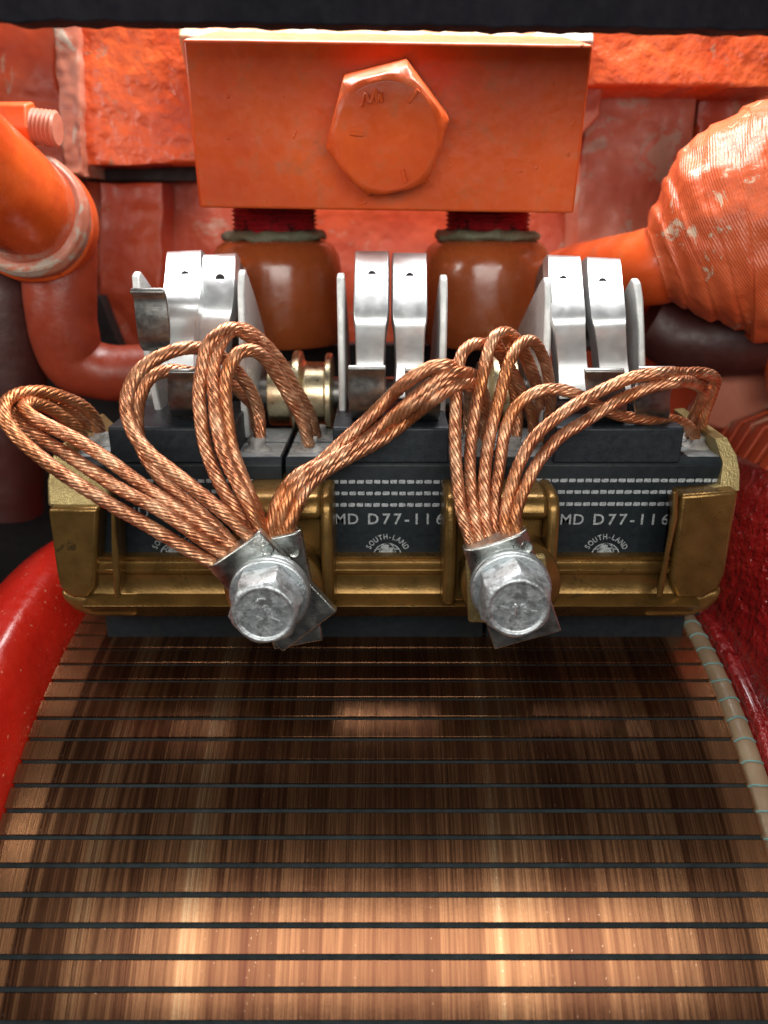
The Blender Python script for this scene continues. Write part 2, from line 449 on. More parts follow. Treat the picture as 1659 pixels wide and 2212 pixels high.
# left cheek body
def cheek(front, yf, back, topc, name='end_cheek', bev=1.2):
    f = [P(u, v, yf) for u, v in front]
    b = [Vector((p.x*1.0+back, 222, p.z)) for p in f]
    return prism(f, b)
Lc = [(102, 1098), (212, 1098), (204, 1270), (190, 1293), (155, 1293), (128, 1272), (122, 1240)]
Rc_ = [(1472, 1070), (1597, 1060), (1567, 1240), (1553, 1275), (1520, 1293), (1462, 1293), (1448, 1250)]
for pts, yf in ((Lc, 184.5), (Rc_, 184.8)):
    o = fin(put('end_cheek', mesh(*cheek(pts, yf, 0, 0)), M['gold'], hold), 1.0, 3, True, 40)
# lower rounded corner under each cheek
for pts in ([(123, 1275), (215, 1293), (300, 1297), (300, 1337), (190, 1334), (158, 1322), (136, 1302)],
            [(1566, 1270), (1470, 1293), (1390, 1297), (1390, 1337), (1500, 1334), (1532, 1320), (1556, 1298)]):
    f = [P(u, v, 186.8) for u, v in pts]
    fin(put('end_corner', mesh(*prism(f, [p+Vector((0, 45, 0)) for p in f])), M['gold'], hold), 2.2, 4, True, 50)
# thin upright fins beside the windows, flaring outward to the back
def loft(fp, yf, bpts, yb): return prism([P(u, v, yf) for u, v in fp], [P(u, v, yb) for u, v in bpts])
for fp, bk in (([(239, 1093), (249, 1096), (250, 1150), (256, 1200), (260, 1293), (247, 1293), (240, 1200)], [(262, 1094), (273, 1098), (273, 1150), (275, 1198), (279, 1240), (266, 1240), (264, 1198)]),
               ([(1454, 1059), (1466, 1061), (1464, 1120), (1446, 1200), (1431, 1293), (1416, 1293), (1434, 1200), (1452, 1110)], [(1441, 1066), (1458, 1068), (1456, 1120), (1446, 1198), (1434, 1240), (1420, 1240), (1436, 1198), (1448, 1110)])):
    fin(put('fin', mesh(*loft(fp, 179.5, bk, 190.8)), M['gold'], hold), .8, 3, True, 50)
# upper side walls that hold the brushes in (top light painted as paler gold)
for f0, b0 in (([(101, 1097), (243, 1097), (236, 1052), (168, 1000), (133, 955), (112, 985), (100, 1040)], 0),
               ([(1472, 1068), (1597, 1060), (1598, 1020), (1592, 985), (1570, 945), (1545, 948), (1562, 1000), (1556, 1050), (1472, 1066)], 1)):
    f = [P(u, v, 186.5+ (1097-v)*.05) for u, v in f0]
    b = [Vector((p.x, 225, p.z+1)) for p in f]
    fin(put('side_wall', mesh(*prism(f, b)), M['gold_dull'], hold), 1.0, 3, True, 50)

# ------------------------------------------------------------------ terminal bolts
def bolt(u, v, yw, label, marks, rot):
    c = P(u, v, yw)
    t = thing('hex_bolt', (c.x, yw+4, c.z), label, 'bolt', 'galvanised bolts clamping the cable terminals')
    fin(put('lock_washer', mesh(*lathe([(5, 0), (9.0, 0), (9.3, -.4), (9.3, -1.6), (8.9, -2), (5, -2)], (c.x, yw+2, c.z), (0, 1, 0), 48)), M['washer'], t), .15)
    fin(put('washer_flange', mesh(*lathe([(4, 0), (8.9, 0), (9.4, -.5), (9.4, -1.6), (8.9, -2.1), (4, -2.4)], (c.x, yw, c.z), (0, 1, 0), 48)), M['washer'], t), .2)
    # head: hexagon with a dished round chamfer
    n = 48; prof = []
    vs = []; fs = []
    def hexr(th, r): 
        q = (th-rot) % (math.pi/3)-math.pi/6; return r/math.cos(q)
    rings = [(yw-2, 'hex', 7.5), (yw-8.4, 'hex', 7.5), (yw-10.2, 'mid', 7.25), (yw-11.0, 'cir', 6.9), (yw-11.1, 'cir', 6.3), (yw-10.6, 'cir', 5.9), (yw-10.5, 'cir', 3)]
    for y, k, r in rings:
        for i in range(n):
            th = rot+2*math.pi*i/n; h = hexr(th+1e-7, r)
            rr = h if k == 'hex' else (min(h, r*1.06) if k == 'mid' else r)
            vs.append(Vector((c.x+rr*math.cos(th), y, c.z+rr*math.sin(th))))
    for k in range(len(rings)-1):
        for i in range(n):
            j = (i+1) % n; fs.append((k*n+i, k*n+j, (k+1)*n+j, (k+1)*n+i))
    fs.append(tuple(range(n))); m = (len(rings)-1)*n; fs.append(tuple(m+i for i in range(n-1, -1, -1)))
    hd = fin(put('bolt_head', mesh(vs, fs), M['bolt'], t), .2, 2, True, 30)
    ps = []
    for pl in marks:
        pts = [Vector((c.x+a, yw-10.62, c.z+b)) for a, b in pl]
        ps.append(tube(pts, .22, .4, 6))
    fin(put('head_marking', mesh(*join(*ps)), M['zinc'], hd), 0)
    return t
arc = lambda cx, cy, r, a0, a1, n=8: [(cx+r*math.cos(R(a0+(a1-a0)*i/n)), cy+r*math.sin(R(a0+(a1-a0)*i/n))) for i in range(n+1)]
bolt(584, 1281, 163.5, 'galvanised hex bolt with a bare scratched head, on the two crossed terminals at left', 
     [[(-1.8, -.6), (-.2, -1.3)], [(1.6, -1.0), (3.6, -1.8)], arc(.6, 1.5, .55, 60, 300), arc(.95, .75, .55, 120, -120), arc(-.2, 2.2, 1.5, 60, 150), [(-3, -2.6), (-2.4, -3.6)]], R(12))
bolt(1102, 1268, 163.5, 'galvanised hex bolt with a blotchy grey head, on the single silver terminal at right',
     [[(-3.8, .3), (-1.8, -.2)], [(-.5, .8), (-.5, -1.8)], [(-1.1, 0), (.1, .3)], arc(1.3, .2, .55, 60, 300), arc(1.7, -.6, .5, 120, -120), [(3, -.8), (4.4, -.9)]], R(28))

# ------------------------------------------------------------------ carbon brushes with cables and terminals
YB = 191.5
def rope(pts, r, name, parent, seed=0, n=8):
    ctrl = [P(*p) for p in pts]
    c = catmull(ctrl, .75); T, N = frames(c)
    L = [0]
    for a, b in zip(c, c[1:]): L.append(L[-1]+(b-a).length)
    rnd = random.Random(seed); pitch = 9.5*r; sr = r*.36; cr = r*.66; m = 7
    vs = []; fs = []; uv = []
    ph0 = rnd.random()*6.28
    for s in range(n+1):
        base = len(vs); off = rnd.uniform(-.06, .06)
        for i, p in enumerate(c):
            B = T[i].cross(N[i])
            if s < n:
                th = 2*math.pi*(s/n-L[i]/pitch)+ph0+off+.22*noise.noise(Vector((L[i]*.09, s*7.1, seed)))
                d = N[i]*math.cos(th)+B*math.sin(th); q = p+d*cr
                e = T[i].cross(d)
                k = 2*math.pi*cr/pitch; tt = (T[i]-e*k).normalized(); e2 = d.cross(tt)
            else: q = p; d = N[i]; e2 = B
            for j in range(m):
                a = 2*math.pi*j/m
                rr = (sr*(1+.14*noise.noise(Vector((L[i]*.12, s*3.3, seed+5)))) if s < n else r*.58)
                vs.append(q+(d*math.cos(a)*rr*.95+e2*math.sin(a)*rr*1.12))
        for i in range(len(c)-1):
            for j in range(m):
                j2 = (j+1) % m
                fs.append((base+i*m+j, base+i*m+j2, base+(i+1)*m+j2, base+(i+1)*m+j))
                uv.append([(j/m, L[i]), ((j+1)/m, L[i]), ((j+1)/m, L[i+1]), (j/m, L[i+1])])
        fs.append(tuple(base+j for j in range(m-1, -1, -1))); uv.append([(0, 0)]*m)
        e0 = base+(len(c)-1)*m; fs.append(tuple(e0+j for j in range(m))); uv.append([(0, 0)]*m)
    me = mesh(vs, fs, False)
    ul = me.uv_layers.new(name='UVMap')
    for p, q in zip(me.polygons, uv):
        for li, t in zip(p.loop_indices, q): ul.data[li].uv = (t[0], t[1])
    return fin(put(name, me, M['cable'], parent), 0, ang=180)

def text_mesh(s, size, u, v, Y, ang=0, align='LEFT', sx=1, bold=.0, sp=1):
    cu = bpy.data.curves.new('t', 'FONT'); cu.body = s; cu.size = size; cu.align_x = align; cu.align_y = 'BOTTOM_BASELINE'
    cu.extrude = .03; cu.offset = bold; cu.space_character = sp; cu.resolution_u = 3
    ob = bpy.data.objects.new('t', cu); COL.objects.link(ob)
    me = bpy.data.meshes.new_from_object(ob); bpy.data.objects.remove(ob); bpy.data.curves.remove(cu)
    c = P(u, v, Y)
    mt = Matrix.Translation(c) @ Matrix.Rotation(R(90), 4, 'X') @ Matrix.Rotation(ang, 4, 'Z') @ Matrix.Diagonal((sx, 1, 1, 1))
    me.transform(mt)
    vs = [v_.co.copy() for v_ in me.vertices]; fs = [tuple(p.vertices) for p in me.polygons]
    bpy.data.meshes.remove(me); return vs, fs

def brush(name, label, u0, u1, pad, dash_u, text_u, logo_u, tv, seed, roots):
    x0, x1 = XU(u0, 1000, YB), XU(u1, 1000, YB)
    zt = ZV(990, YB); zb = -112.3
    t = thing('carbon_brush', ((x0+x1)/2, 205, zb), label, 'carbon brush', 'carbon brushes in the gold holder')
    ch = 2.0
    def wafer(ya, yb):
        zm = ZV(1300, 200); yl = max(ya, 200.5)
        pr = [(yl, zb), (yl, zm), (ya, zm), (ya, zt-ch), (ya+ch*.7, zt), (yb-.4, zt), (yb, zt-.4), (yb, zb)]
        return profx(pr, x0, x1)
    fin(put('carbon_block', mesh(*wafer(YB, 207.2)), M['carbon'], t), .35)
    fin(put('carbon_block', mesh(*wafer(207.8, 224)), M['carbon'], t), .35)
    # pale grey top sheet, the grazing sheen put into its colour
    for ya, yb in ((YB+1.6, 206.6), (208.4, 223.4)):
        for pa, pb in ((x0+.5, XU(pad[0], 950, 200)), (XU(pad[1], 950, 200), x1-.5)):
            if pb-pa < 2: continue
            fin(put('top_face', mesh(*box(pa, pb, ya, yb, zt-.3, zt+.05)), M['carbon_top'], t), 0)
    # hard rubber pad
    pa, pb = XU(pad[0], 975, YB), XU(pad[1], 975, YB)
    zp = ZV(922, YB-.6)
    pr = [(YB-.9, zt-1.0), (YB-.9, zp-.5), (YB-.2, zp), (219, zp+.8), (221, zp-.3), (221, zt-1.2)]
    p = put('rubber_pad', mesh(*profx(pr, pa, pb)), M['rubber'], t)
    fin(p, .7, 3)
    # printed rows
    ds = []; rnd = random.Random(seed)
    for v, a, b in dash_u:
        u = a
        while u < b:
            wd = rnd.uniform(13.5, 15.5); q0 = P(u, v+rnd.uniform(-.4, .4), YB-.03); q1 = P(u+wd, v+7.6, YB-.03)
            e = rnd.uniform(.05, .3)
            pts = [(q0.x+e, q0.z), (q1.x-e*.5, q0.z), (q1.x, q0.z-.2), (q1.x, q1.z+.2), (q1.x-e, q1.z), (q0.x+.15, q1.z), (q0.x, q1.z+.2), (q0.x, q0.z-.25)]
            ds.append(prism([Vector((x, YB-.03, z)) for x, z in pts], [Vector((x, YB+.03, z)) for x, z in pts])); u += wd+3.6
    if ds: fin(put('printed_dashes', mesh(*join(*ds)), M['print'], t), 0, smooth=False)
    # the part number
    tm = [text_mesh('MD', 4.25, text_u-5, tv, YB-.03, 0, 'LEFT', .98, .03, 1.08), text_mesh('D77-11', 4.25, text_u+66, tv, YB-.03, 0, 'LEFT', 1.0, .06, 1.38), text_mesh('6', 4.25, text_u+214, tv, YB-.03, 0, 'LEFT', .98, .03)]
    fin(put('lettering', mesh(*join(*tm)), M['print'], t), 0, smooth=False)
    # arched name over half a globe
    c = P(logo_u, 1202, YB-.03); em = []
    word = 'SOUTH-LAND'; ra = 4.95
    wid = [.9, 1.0, 1, .95, 1, .7, .9, 1, 1, 1]; tot = sum(wid); acc = 0
    for ch_, wd in zip(word, wid):
        th = R(158-136*((acc+wd/2)/tot)); acc += wd
        px = (c.x+ra*math.cos(th)); pz = c.z+ra*math.sin(th)*1.02
        vs, fs = text_mesh(ch_, 2.15, 0, 0, YB-.03, 0, 'CENTER', .80, .03)
        o0 = P(0, 0, YB-.03); rot = th-math.pi/2
        mv = []
        for q in vs:
            dx, dz = q.x-o0.x, q.z-o0.z
            mv.append(Vector((px+dx*math.cos(rot)-dz*math.sin(rot), q.y, pz+dx*math.sin(rot)+dz*math.cos(rot))))
        em.append((mv, fs))
    rg = 3.75
    def line(pts, wd):
        pts = [Vector((c.x+a, YB-.03, c.z+b)) for a, b in pts]; n = len(pts); f = []; g = []
        for i in range(n):
            d = (pts[min(i+1, n-1)]-pts[max(i-1, 0)]).normalized(); nn = Vector((-d.z, 0, d.x))
            f.append(pts[i]+nn*wd/2); g.append(pts[i]-nn*wd/2)
        return prism(f+g[::-1], [p_+Vector((0, .06, 0)) for p_ in f+g[::-1]])
    em.append(line(arc(0, 0, rg, 0, 180, 24), .32))
    for k in (-.62, .62):
        em.append(line([(rg*k*math.cos(R(a)), rg*math.sin(R(a))) for a in range(0, 91, 6)], .24))
    for h in (1.25, 2.4):
        ww = math.sqrt(rg*rg-h*h); em.append(line([(-ww, h-.35), (-ww/2, h), (0, h+.1), (ww/2, h), (ww, h-.35)], .24))
    blob = [(-1.5, .1), (-2.0, 1.3), (-1.2, 2.3), (-1.6, 3.0), (-.5, 3.5), (.5, 3.3), (.3, 2.6), (1.3, 2.3), (1.6, 1.5), (.9, .9), (1.2, .1)]
    em.append(prism([Vector((c.x+a, YB-.045, c.z+b)) for a, b in blob], [Vector((c.x+a, YB+.03, c.z+b)) for a, b in blob]))
    fin(put('globe_emblem', mesh(*join(*em)), M['print'], t), 0, smooth=False)
    # compound packed round each cable root
    for u, v, Y in roots:
        q = P(u, v, Y); vs, fs = lathe([(4.2, 0), (3.6, .5), (2.6, 1.0), (2.1, 2.0), (1.9, 3.2), (1.2, 3.4)], (q.x, q.y, zt-.1), (0, 0, 1), 28)
        vs = [x+Vector((noise.noise(x*.5), noise.noise(x*.5+Vector((9, 0, 0))), noise.noise(x*.7)*.6))*.7 for x in vs]
        fin(put('packed_root', mesh(vs, fs), M['tamp'], t), 0, ang=180)
    return t
def terminal(parent, cor, Y, th, mouth_th, name='terminal', mat='terminal', dim=()):
    """flattened tube; cor = mouth-left, mouth-right, far-right, far-left read at plane Y (front)"""
    a, b, c, d = [P(u, v, Y) for u, v in cor]
    n = 10; fr = []; bk = []; vs = []; fs = []
    for i in range(n+1):
        t = i/n; l = a.lerp(d, t); r = b.lerp(c, t)
        k = max(0, 1-t/.42); k = k*k*(3-2*k); ex = (mouth_th-th)*k*.5
        row = []
        m = 8
        for j in range(m+1):
            s = j/m; p = l.lerp(r, s); e = math.sin(math.pi*min(max(s, 0), 1))**.35 if 0 < s < 1 else 0
            row.append((p, e))
        for p, e in row: vs.append(p+Vector((0, -(ex)*(e), 0)))
        for p, e in row: vs.append(p+Vector((0, th+ex*(e), 0)))
    w = 2*(m+1)
    for i in range(n):
        for j in range(m):
            q = i*w+j; fs.append((q, q+1, q+w+1, q+w)); q += m+1; fs.append((q, q+w, q+w+1, q+1))
        q = i*w; fs.append((q, q+w, q+w+m+1, q+m+1)); q = i*w+m; fs.append((q, q+m+1, q+w+m+1, q+w))
    q = n*w
    for j in range(m): fs.append((q+j, q+j+1, q+m+1+j+1, q+m+1+j)); fs.append((j, m+1+j, m+1+j+1, j+1))
    o = put(name, mesh(vs, fs), M[mat], parent); fin(o, .35, 2, True, 45)
    ps = []
    for u, v in dim:
        q = P(u, v, Y-(mouth_th-th)*.32)
        ps.append(lathe([(.2, .15), (.9, .12), (1.35, -.1), (1.6, .25)], q, (0, 1, .05), 20))
    if ps: fin(put('crimp_dimple', mesh(*join(*ps)), M[mat], o), 0)
    return o

b1 = brush('', 'left carbon brush, its front mostly hidden behind the fan of copper cables', 150, 608, (241, 507),
      [(1035, 300, 598), (1058, 385, 500), (1083, 400, 500)], 275, 377, 1118, 1, [(221, 950, 206), (200, 955, 214), (186, 965, 200), (556, 958, 200), (546, 945, 214)])
b2 = brush('', 'middle carbon brush, its part number and globe mark showing between the two galvanised bolts', 616, 1072, (720, 969),
      [(1037, 680, 1070), (1062, 718, 962), (1087, 718, 962)], 727, 837, 1132, 2, [(668, 960, 200), (688, 945, 214), (1010, 950, 206), (1042, 958, 202), (1040, 945, 214)])
b3 = brush('', 'right carbon brush, its part number and globe mark showing right of both bolts', 1079, 1563, (1196, 1469),
      [(1034, 1140, 1545), (1059, 1205, 1445), (1085, 1205, 1445)], 1213, 1307, 1133, 3, [(1110, 955, 202), (1152, 950, 208), (1175, 945, 214), (1505, 960, 203), (1495, 950, 212)])

CAB = {
 'A': [
  [(221,948,208),(205,905,204),(180,878,200),(143,860,195),(89,846,188),(45,850,183),(14,868,178),(8,893,174),(24,928,171),(107,1003,169),(214,1074,168),(321,1136,167),(400,1183,167),(480,1228,168.5)],
  [(203,955,214),(185,915,210),(150,884,202),(110,866,196),(70,860,190),(38,868,184),(28,890,180),(55,925,177),(143,981,174),(250,1050,171),(357,1109,168.5),(440,1168,168),(500,1205,169)],
  [(188,965,200),(165,925,196),(135,900,192),(100,878,188),(65,870,183),(52,885,178),(90,912,176),(157,945,175),(221,984,174),(286,1032,173),(339,1069,172),(393,1104,171),(446,1140,170),(500,1180,171),(530,1200,171)],
  [(546,950,214),(553,905,212),(536,865,208),(505,835,204),(460,815,198),(415,805,193),(365,800,189),(325,815,185),(305,850,183),(296,905,182),(305,965,180),(345,1030,177),(400,1080,175),(455,1128,172),(520,1195,171)],
  [(560,962,200),(560,900,204),(545,850,203),(510,800,200),(470,765,196),(430,752,191),(393,753,187),(350,768,184),(305,797,181),(279,838,178),(274,890,175),(292,940,173),(330,985,171),(380,1024,169.5),(440,1072,168),(500,1122,167.5),(560,1180,169)],
  [(670,965,202),(655,905,204),(625,845,202),(590,785,199),(555,740,196),(525,718,193),(500,709,191),(472,722,188),(450,745,186),(437,795,184),(430,850,181),(435,915,178),(447,975,176),(475,1045,173),(510,1100,171),(550,1160,171)],
  [(686,955,212),(672,900,210),(640,840,206),(600,775,202),(560,732,198),(530,712,195),(505,712,192),(484,730,189),(466,765,186),(460,815,183),(464,870,180),(470,925,177),(485,985,174),(517,1050,171.5),(545,1105,170),(570,1165,170.5)],
  [(668,963,199),(655,915,198),(628,862,196),(596,808,194),(570,772,191),(545,757,188),(517,762,186),(496,790,184),(486,840,182),(490,900,180),(500,965,177),(525,1035,174),(548,1090,172),(568,1140,171.5),(580,1180,172)],
 ],
 'B': [
  [(1010,955,206),(1015,880,204),(1008,830,202),(985,800,198),(960,790,195),(925,796,192),(882,822,190),(845,856,188),(795,905,185),(745,950,183),(690,1000,180),(640,1030,177),(605,1075,174),(588,1130,172),(580,1180,173)],
  [(1042,963,202),(1045,890,200),(1033,830,198),(1005,806,196),(968,808,193),(930,832,190),(880,874,187),(830,916,185),(780,955,183),(725,988,180),(672,1022,177),(632,1060,174),(612,1110,172),(603,1180,173)],
  [(1042,950,214),(1050,880,209),(1040,840,204),(1010,826,199),(972,838,194),(930,868,190),(880,908,187),(820,952,184),(760,984,182),(705,1016,179),(665,1050,176),(640,1095,173),(624,1140,171.5),(620,1180,173)],
  [(1030,958,208),(1034,900,206),(1025,850,202),(1000,820,198),(965,822,195),(930,846,192),(885,880,189),(835,922,187),(780,965,185),(720,1000,182),(665,1030,179),(620,1075,176),(598,1125,174),(592,1180,175)],
 ],
 'C': [
  [(1152,955,208),(1150,900,206),(1130,850,204),(1105,800,201),(1075,760,197),(1048,744,194),(1020,744,191),(998,765,188),(988,805,186),(985,870,183),(983,950,180),(987,1030,176),(998,1110,172),(1015,1165,170),(1030,1215,170)],
  [(1175,950,214),(1172,885,209),(1160,830,206),(1142,780,202),(1120,738,198),(1095,718,195),(1070,726,192),(1054,760,190),(1043,810,187),(1028,880,184),(1018,950,181),(1015,1020,178),(1022,1100,173),(1035,1160,170),(1050,1210,170)],
  [(1178,955,206),(1190,880,204),(1186,820,202),(1172,768,199),(1152,738,196),(1128,740,193),(1106,768,190),(1090,815,187),(1075,875,184),(1058,940,181),(1048,1010,178),(1046,1080,174),(1052,1140,171),(1065,1200,170)],
  [(1113,960,202),(1118,900,205),(1112,850,205),(1095,800,203),(1080,755,200),(1066,735,197),(1052,745,195)],
  [(1505,965,204),(1499,936,202),(1478,915,199),(1440,905,196),(1400,906,193),(1350,900,191),(1310,887,189),(1275,866,188),(1240,850,187),(1205,841,186),(1165,845,185),(1128,866,184),(1104,895,183),(1090,935,181),(1080,1000,179),(1070,1070,175),(1070,1140,172),(1085,1200,171)],
  [(1507,960,208),(1520,900,203),(1538,850,199),(1545,820,196),(1525,807,193),(1477,806,190),(1424,806,187),(1370,814,185),(1317,835,183),(1263,862,181),(1209,897,179),(1159,940,177),(1125,995,175),(1103,1060,172),(1092,1125,169.5),(1100,1185,169.5)],
  [(1490,958,212),(1497,905,206),(1514,872,201),(1520,845,196),(1500,828,192),(1459,826,188),(1408,836,185),(1370,850,183),(1317,876,181),(1263,911,179),(1209,945,177),(1163,998,174.5),(1135,1050,172),(1115,1110,169),(1118,1175,169.5)],
  [(1160,958,212),(1168,900,212),(1163,850,209),(1145,800,206),(1128,762,202),(1112,748,198),(1100,760,195)],
 ]}
for k, par in (('A', b1), ('B', b2), ('C', b3)):
    for i, pts in enumerate(CAB[k]):
        rr = {'A': 1.68, 'B': 1.72, 'C': 1.54}[k]
        if k == 'B': pts = [(u, v, min(Y, 182.5) if 850 < u < 975 and v < 905 else (min(Y, 186) if u < 1012 and v < 905 else Y)) for u, v, Y in pts]
        if k == 'C' and i in (5, 6): pts = [(u, v, min(Y, 183) if 1240 < u < 1470 else Y) for u, v, Y in pts]
        rope(pts, rr, 'copper_cable', par, hash((ord(k), i)) % 9999)
terminal(b1, [(447,1226),(560,1147),(728,1322),(610,1410)], 166.2, 2.6, 7.0, dim=((577,1188),))
terminal(b2, [(530,1168),(650,1145),(698,1384),(592,1404)], 170.2, 2.4, 5.5, dim=((635,1192),))
terminal(b3, [(1000,1187),(1138,1143),(1214,1364),(1068,1404)], 166.4, 2.6, 7.0, dim=((1137,1183),))
fin(put('spacer_plate', mesh(*pxpoly([(1006,1210),(1180,1200),(1196,1352),(1012,1346)], 170.2, 2.2)), M['gold_dull'], hold), .7, 3)

# ------------------------------------------------------------------ pressure springs
def strip(rows, th=1.1, flange=0):
    """rows: (uL, uR, v, Y). Cross-section optionally with side flanges"""
    P0 = []
    for uL, uR, v, Y in rows: P0.append((P(uL, v, Y), P(uR, v, Y)))
    l = catmull([a for a, b in P0], .9); n = len(l); 
    ll = catmull([b for a, b in P0], (sum((x-y).length for x, y in zip([b for a, b in P0], [b for a, b in P0][1:])))/(n-.5))
    n = min(len(l), len(ll)); vs = []; fs = []
    cols = 2 if not flange else 4
    for i in range(n):
        a, b = l[min(int(i*len(l)/n), len(l)-1)], ll[min(int(i*len(ll)/n), len(ll)-1)]
        t = (l[min(i+1, n-1)]-l[max(i-1, 0)]).normalized(); nrm = t.cross((b-a).normalized()).normalized()
        if nrm.y < 0 and not flange: pass
        row = [a, b] if not flange else [a+Vector((0, flange, -flange*.25)), a, b, b+Vector((0, flange, -flange*.25))]
        vs += row
    for i in range(n-1):
        for j in range(cols-1):
            q = i*cols+j; fs.append((q, q+1, q+cols+1, q+cols))
    return vs, fs
def plate(u, rows_top, xo, th, outline, name, parent):
    """side plate standing in the YZ plane; outline (Y, Z) offsets"""
    x = xo
    f = [Vector((x, y, z)) for y, z in outline]; b = [Vector((x+th, y, z)) for y, z in outline]
    return fin(put(name, mesh(*prism(f, b)), M['zinc_matte'], parent), .35, 2, True, 50)
def plate_outline(ztop, yf=207, zbot=-54, deep=60):
    k = deep/60
    pts = [(yf, zbot), (yf-1, zbot+12), (yf, ztop-14), (yf+1, ztop-5), (yf+3, ztop-1), (yf+5.5, ztop), (yf+5.5+5*k, ztop-2), (yf+6+18*k, ztop-8), (yf+4+40*k, ztop-18), (yf+deep, ztop-32), (yf+deep, zbot)]
    return pts
def spring(label, plates, arms, hooks, cx, rot=0):
    x = XU(cx, 700, 215)
    t = thing('brush_spring', (x, 225, -54), label, 'brush spring', 'zinc plated brush springs above the holder')
    for (pu, pv, yf, lean, dp) in plates:
        z = ZV(pv, yf+6); xx = XU(pu, pv, yf+6)
        ol = plate_outline(z, yf, deep=dp)
        f = [Vector((xx+lean*(z-zq), y, zq)) for y, zq in ol]; b = [q+Vector((1.9, 0, 0)) for q in f]
        f = [q+Vector((noise.noise(q*.6)*.3, 0, 0)) for q in f]
        fin(put('side_plate', mesh(*prism(f, b)), M['zinc_matte'], t), .5, 3, True, 50)
    for rows in arms:
        rows = [(l_+4, r_-4, v_, y_) for l_, r_, v_, y_ in rows]
        o = put('spring_arm', mesh(*strip(rows, flange=4.5), False), M['zinc'], t)
        fin(o, 0, 2, True, 50, solid=1.3, soff=-1); 
        m = o.modifiers.new('b', 'BEVEL'); m.width = 1.0*S; m.segments = 3; m.limit_method = 'ANGLE'; m.angle_limit = R(50)
        # coil roll behind the arm
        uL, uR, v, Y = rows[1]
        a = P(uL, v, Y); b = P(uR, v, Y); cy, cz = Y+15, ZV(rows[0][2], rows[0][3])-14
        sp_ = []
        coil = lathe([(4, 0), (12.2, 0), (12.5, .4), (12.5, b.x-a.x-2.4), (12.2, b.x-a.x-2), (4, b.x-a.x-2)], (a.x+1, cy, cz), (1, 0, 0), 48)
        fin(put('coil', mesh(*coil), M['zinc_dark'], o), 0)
        # punched tab low in the strip, hole high up
        uc = (rows[0][0]*.35+rows[1][0]*.65+rows[0][1]*.35+rows[1][1]*.65)/2
        vh = rows[0][2]+46; 
        q = P(uc, vh, np_interp(vh, rows)-1.75)
        h = lathe([(.1, 0), (1.15, 0), (1.2, .4)], q, (0, 1, -.35), 20)
        fin(put('hole', mesh(*h), M['black'], o), 0)
        tb = lathe([(.1, -.9), (1.0, -.8), (1.6, -.3), (1.8, .1)], q+Vector((0, -.1, -1.5)), (0, 1, -.2), 20)
        tb = ([Vector((v_.x, v_.y, q.z-1.4+(v_.z-(q.z-1.5))*.55)) for v_ in tb[0]], tb[1])
        fin(put('dimple', mesh(*tb), M['zinc'], o), 0, ang=180)
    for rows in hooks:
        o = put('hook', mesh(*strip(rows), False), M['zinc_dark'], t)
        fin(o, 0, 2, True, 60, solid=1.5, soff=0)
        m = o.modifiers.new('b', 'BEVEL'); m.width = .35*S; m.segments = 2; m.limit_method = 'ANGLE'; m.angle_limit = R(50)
    return t
def np_interp(v, rows):
    for a, b in zip(rows, rows[1:]):
        if a[2] <= v <= b[2]: return a[3]+(b[3]-a[3])*(v-a[2])/(b[2]-a[2])
    return rows[-1][3]
def arm(uL0, uR0, uL1, uR1, v0, vb, vend, y0=226, yb=207):
    w = lambda f: (uL0+(uL1-uL0)*f, uR0+(uR1-uR0)*f)
    H = vend-v0
    fb = (vb-v0)/H
    r = []
    r.append((*w(0), v0, y0)); r.append((*w(.05), v0+5, y0-3.2))
    a, b = w(fb*.5); r.append((a-1, b+1, v0+(vb-v0)*.5, (y0+yb)/2-3))
    a, b = w(fb); r.append((a-1, b+1, vb, yb+.5))
    a, b = w(fb+.1); r.append((a+2, b-2, vb+22, yb+.3))
    a, b = w(.75); r.append((a+4, b-4, v0+H*.75, yb+1.2))
    a, b = w(1); r.append((a, b, vend, yb-1))
    return r
def hook(uL, uR, vt, vb, y=191, sh=0):
    return [(uL-1+sh, uR+1+sh, vt, y-3.5), (uL+sh, uR-1+sh, vt+(vb-vt)*.18, y-2), (uL, uR, vt+(vb-vt)*.55, y-1.2), (uL+3, uR-1, vb-14, y+.5), (uL+5, uR-3, vb-3, y+3.5), (uL+6, uR-4, vb, y+8), (uL+7, uR-5, vb-14, y+13.5)]
spring('zinc plated brush spring at left with one hook lifted off, behind the cable fan', 
  [(290, 585, 209, .10, 40), (517, 581, 208, -.02, 44)],
  [arm(366, 434, 346, 418, 548, 655, 800, 228, 205), arm(444, 508, 420, 484, 555, 672, 830, 224, 209)],
  [[(280, 354, 626, 192), (288, 360, 640, 193.5), (294, 366, 690, 194), (300, 368, 735, 195.5), (306, 369, 749, 199), (312, 369, 752, 204)], hook(362, 446, 800, 892)], 400)
spring('zinc plated brush spring in the middle, straight on, both hooks pressing the pad', 
  [(729, 588, 208, 0, 34), (950, 592, 208, 0, 44)],
  [arm(771, 836, 768, 828, 548, 688, 862), arm(852, 918, 856, 915, 552, 690, 862)],
  [hook(752, 833, 792, 897), hook(875, 952, 796, 900)], 845)
spring('zinc plated brush spring at right, leaning outward beside the wrapped pipe', 
  [(1172, 598, 208, .02, 58), (1362, 600, 208, .12, 44)],
  [arm(1184, 1248, 1210, 1274, 558, 688, 862), arm(1268, 1334, 1300, 1362, 563, 690, 862)],
  [hook(1268, 1353, 798, 905, sh=-5), hook(1368, 1448, 794, 900, y=190, sh=12)], 1270)

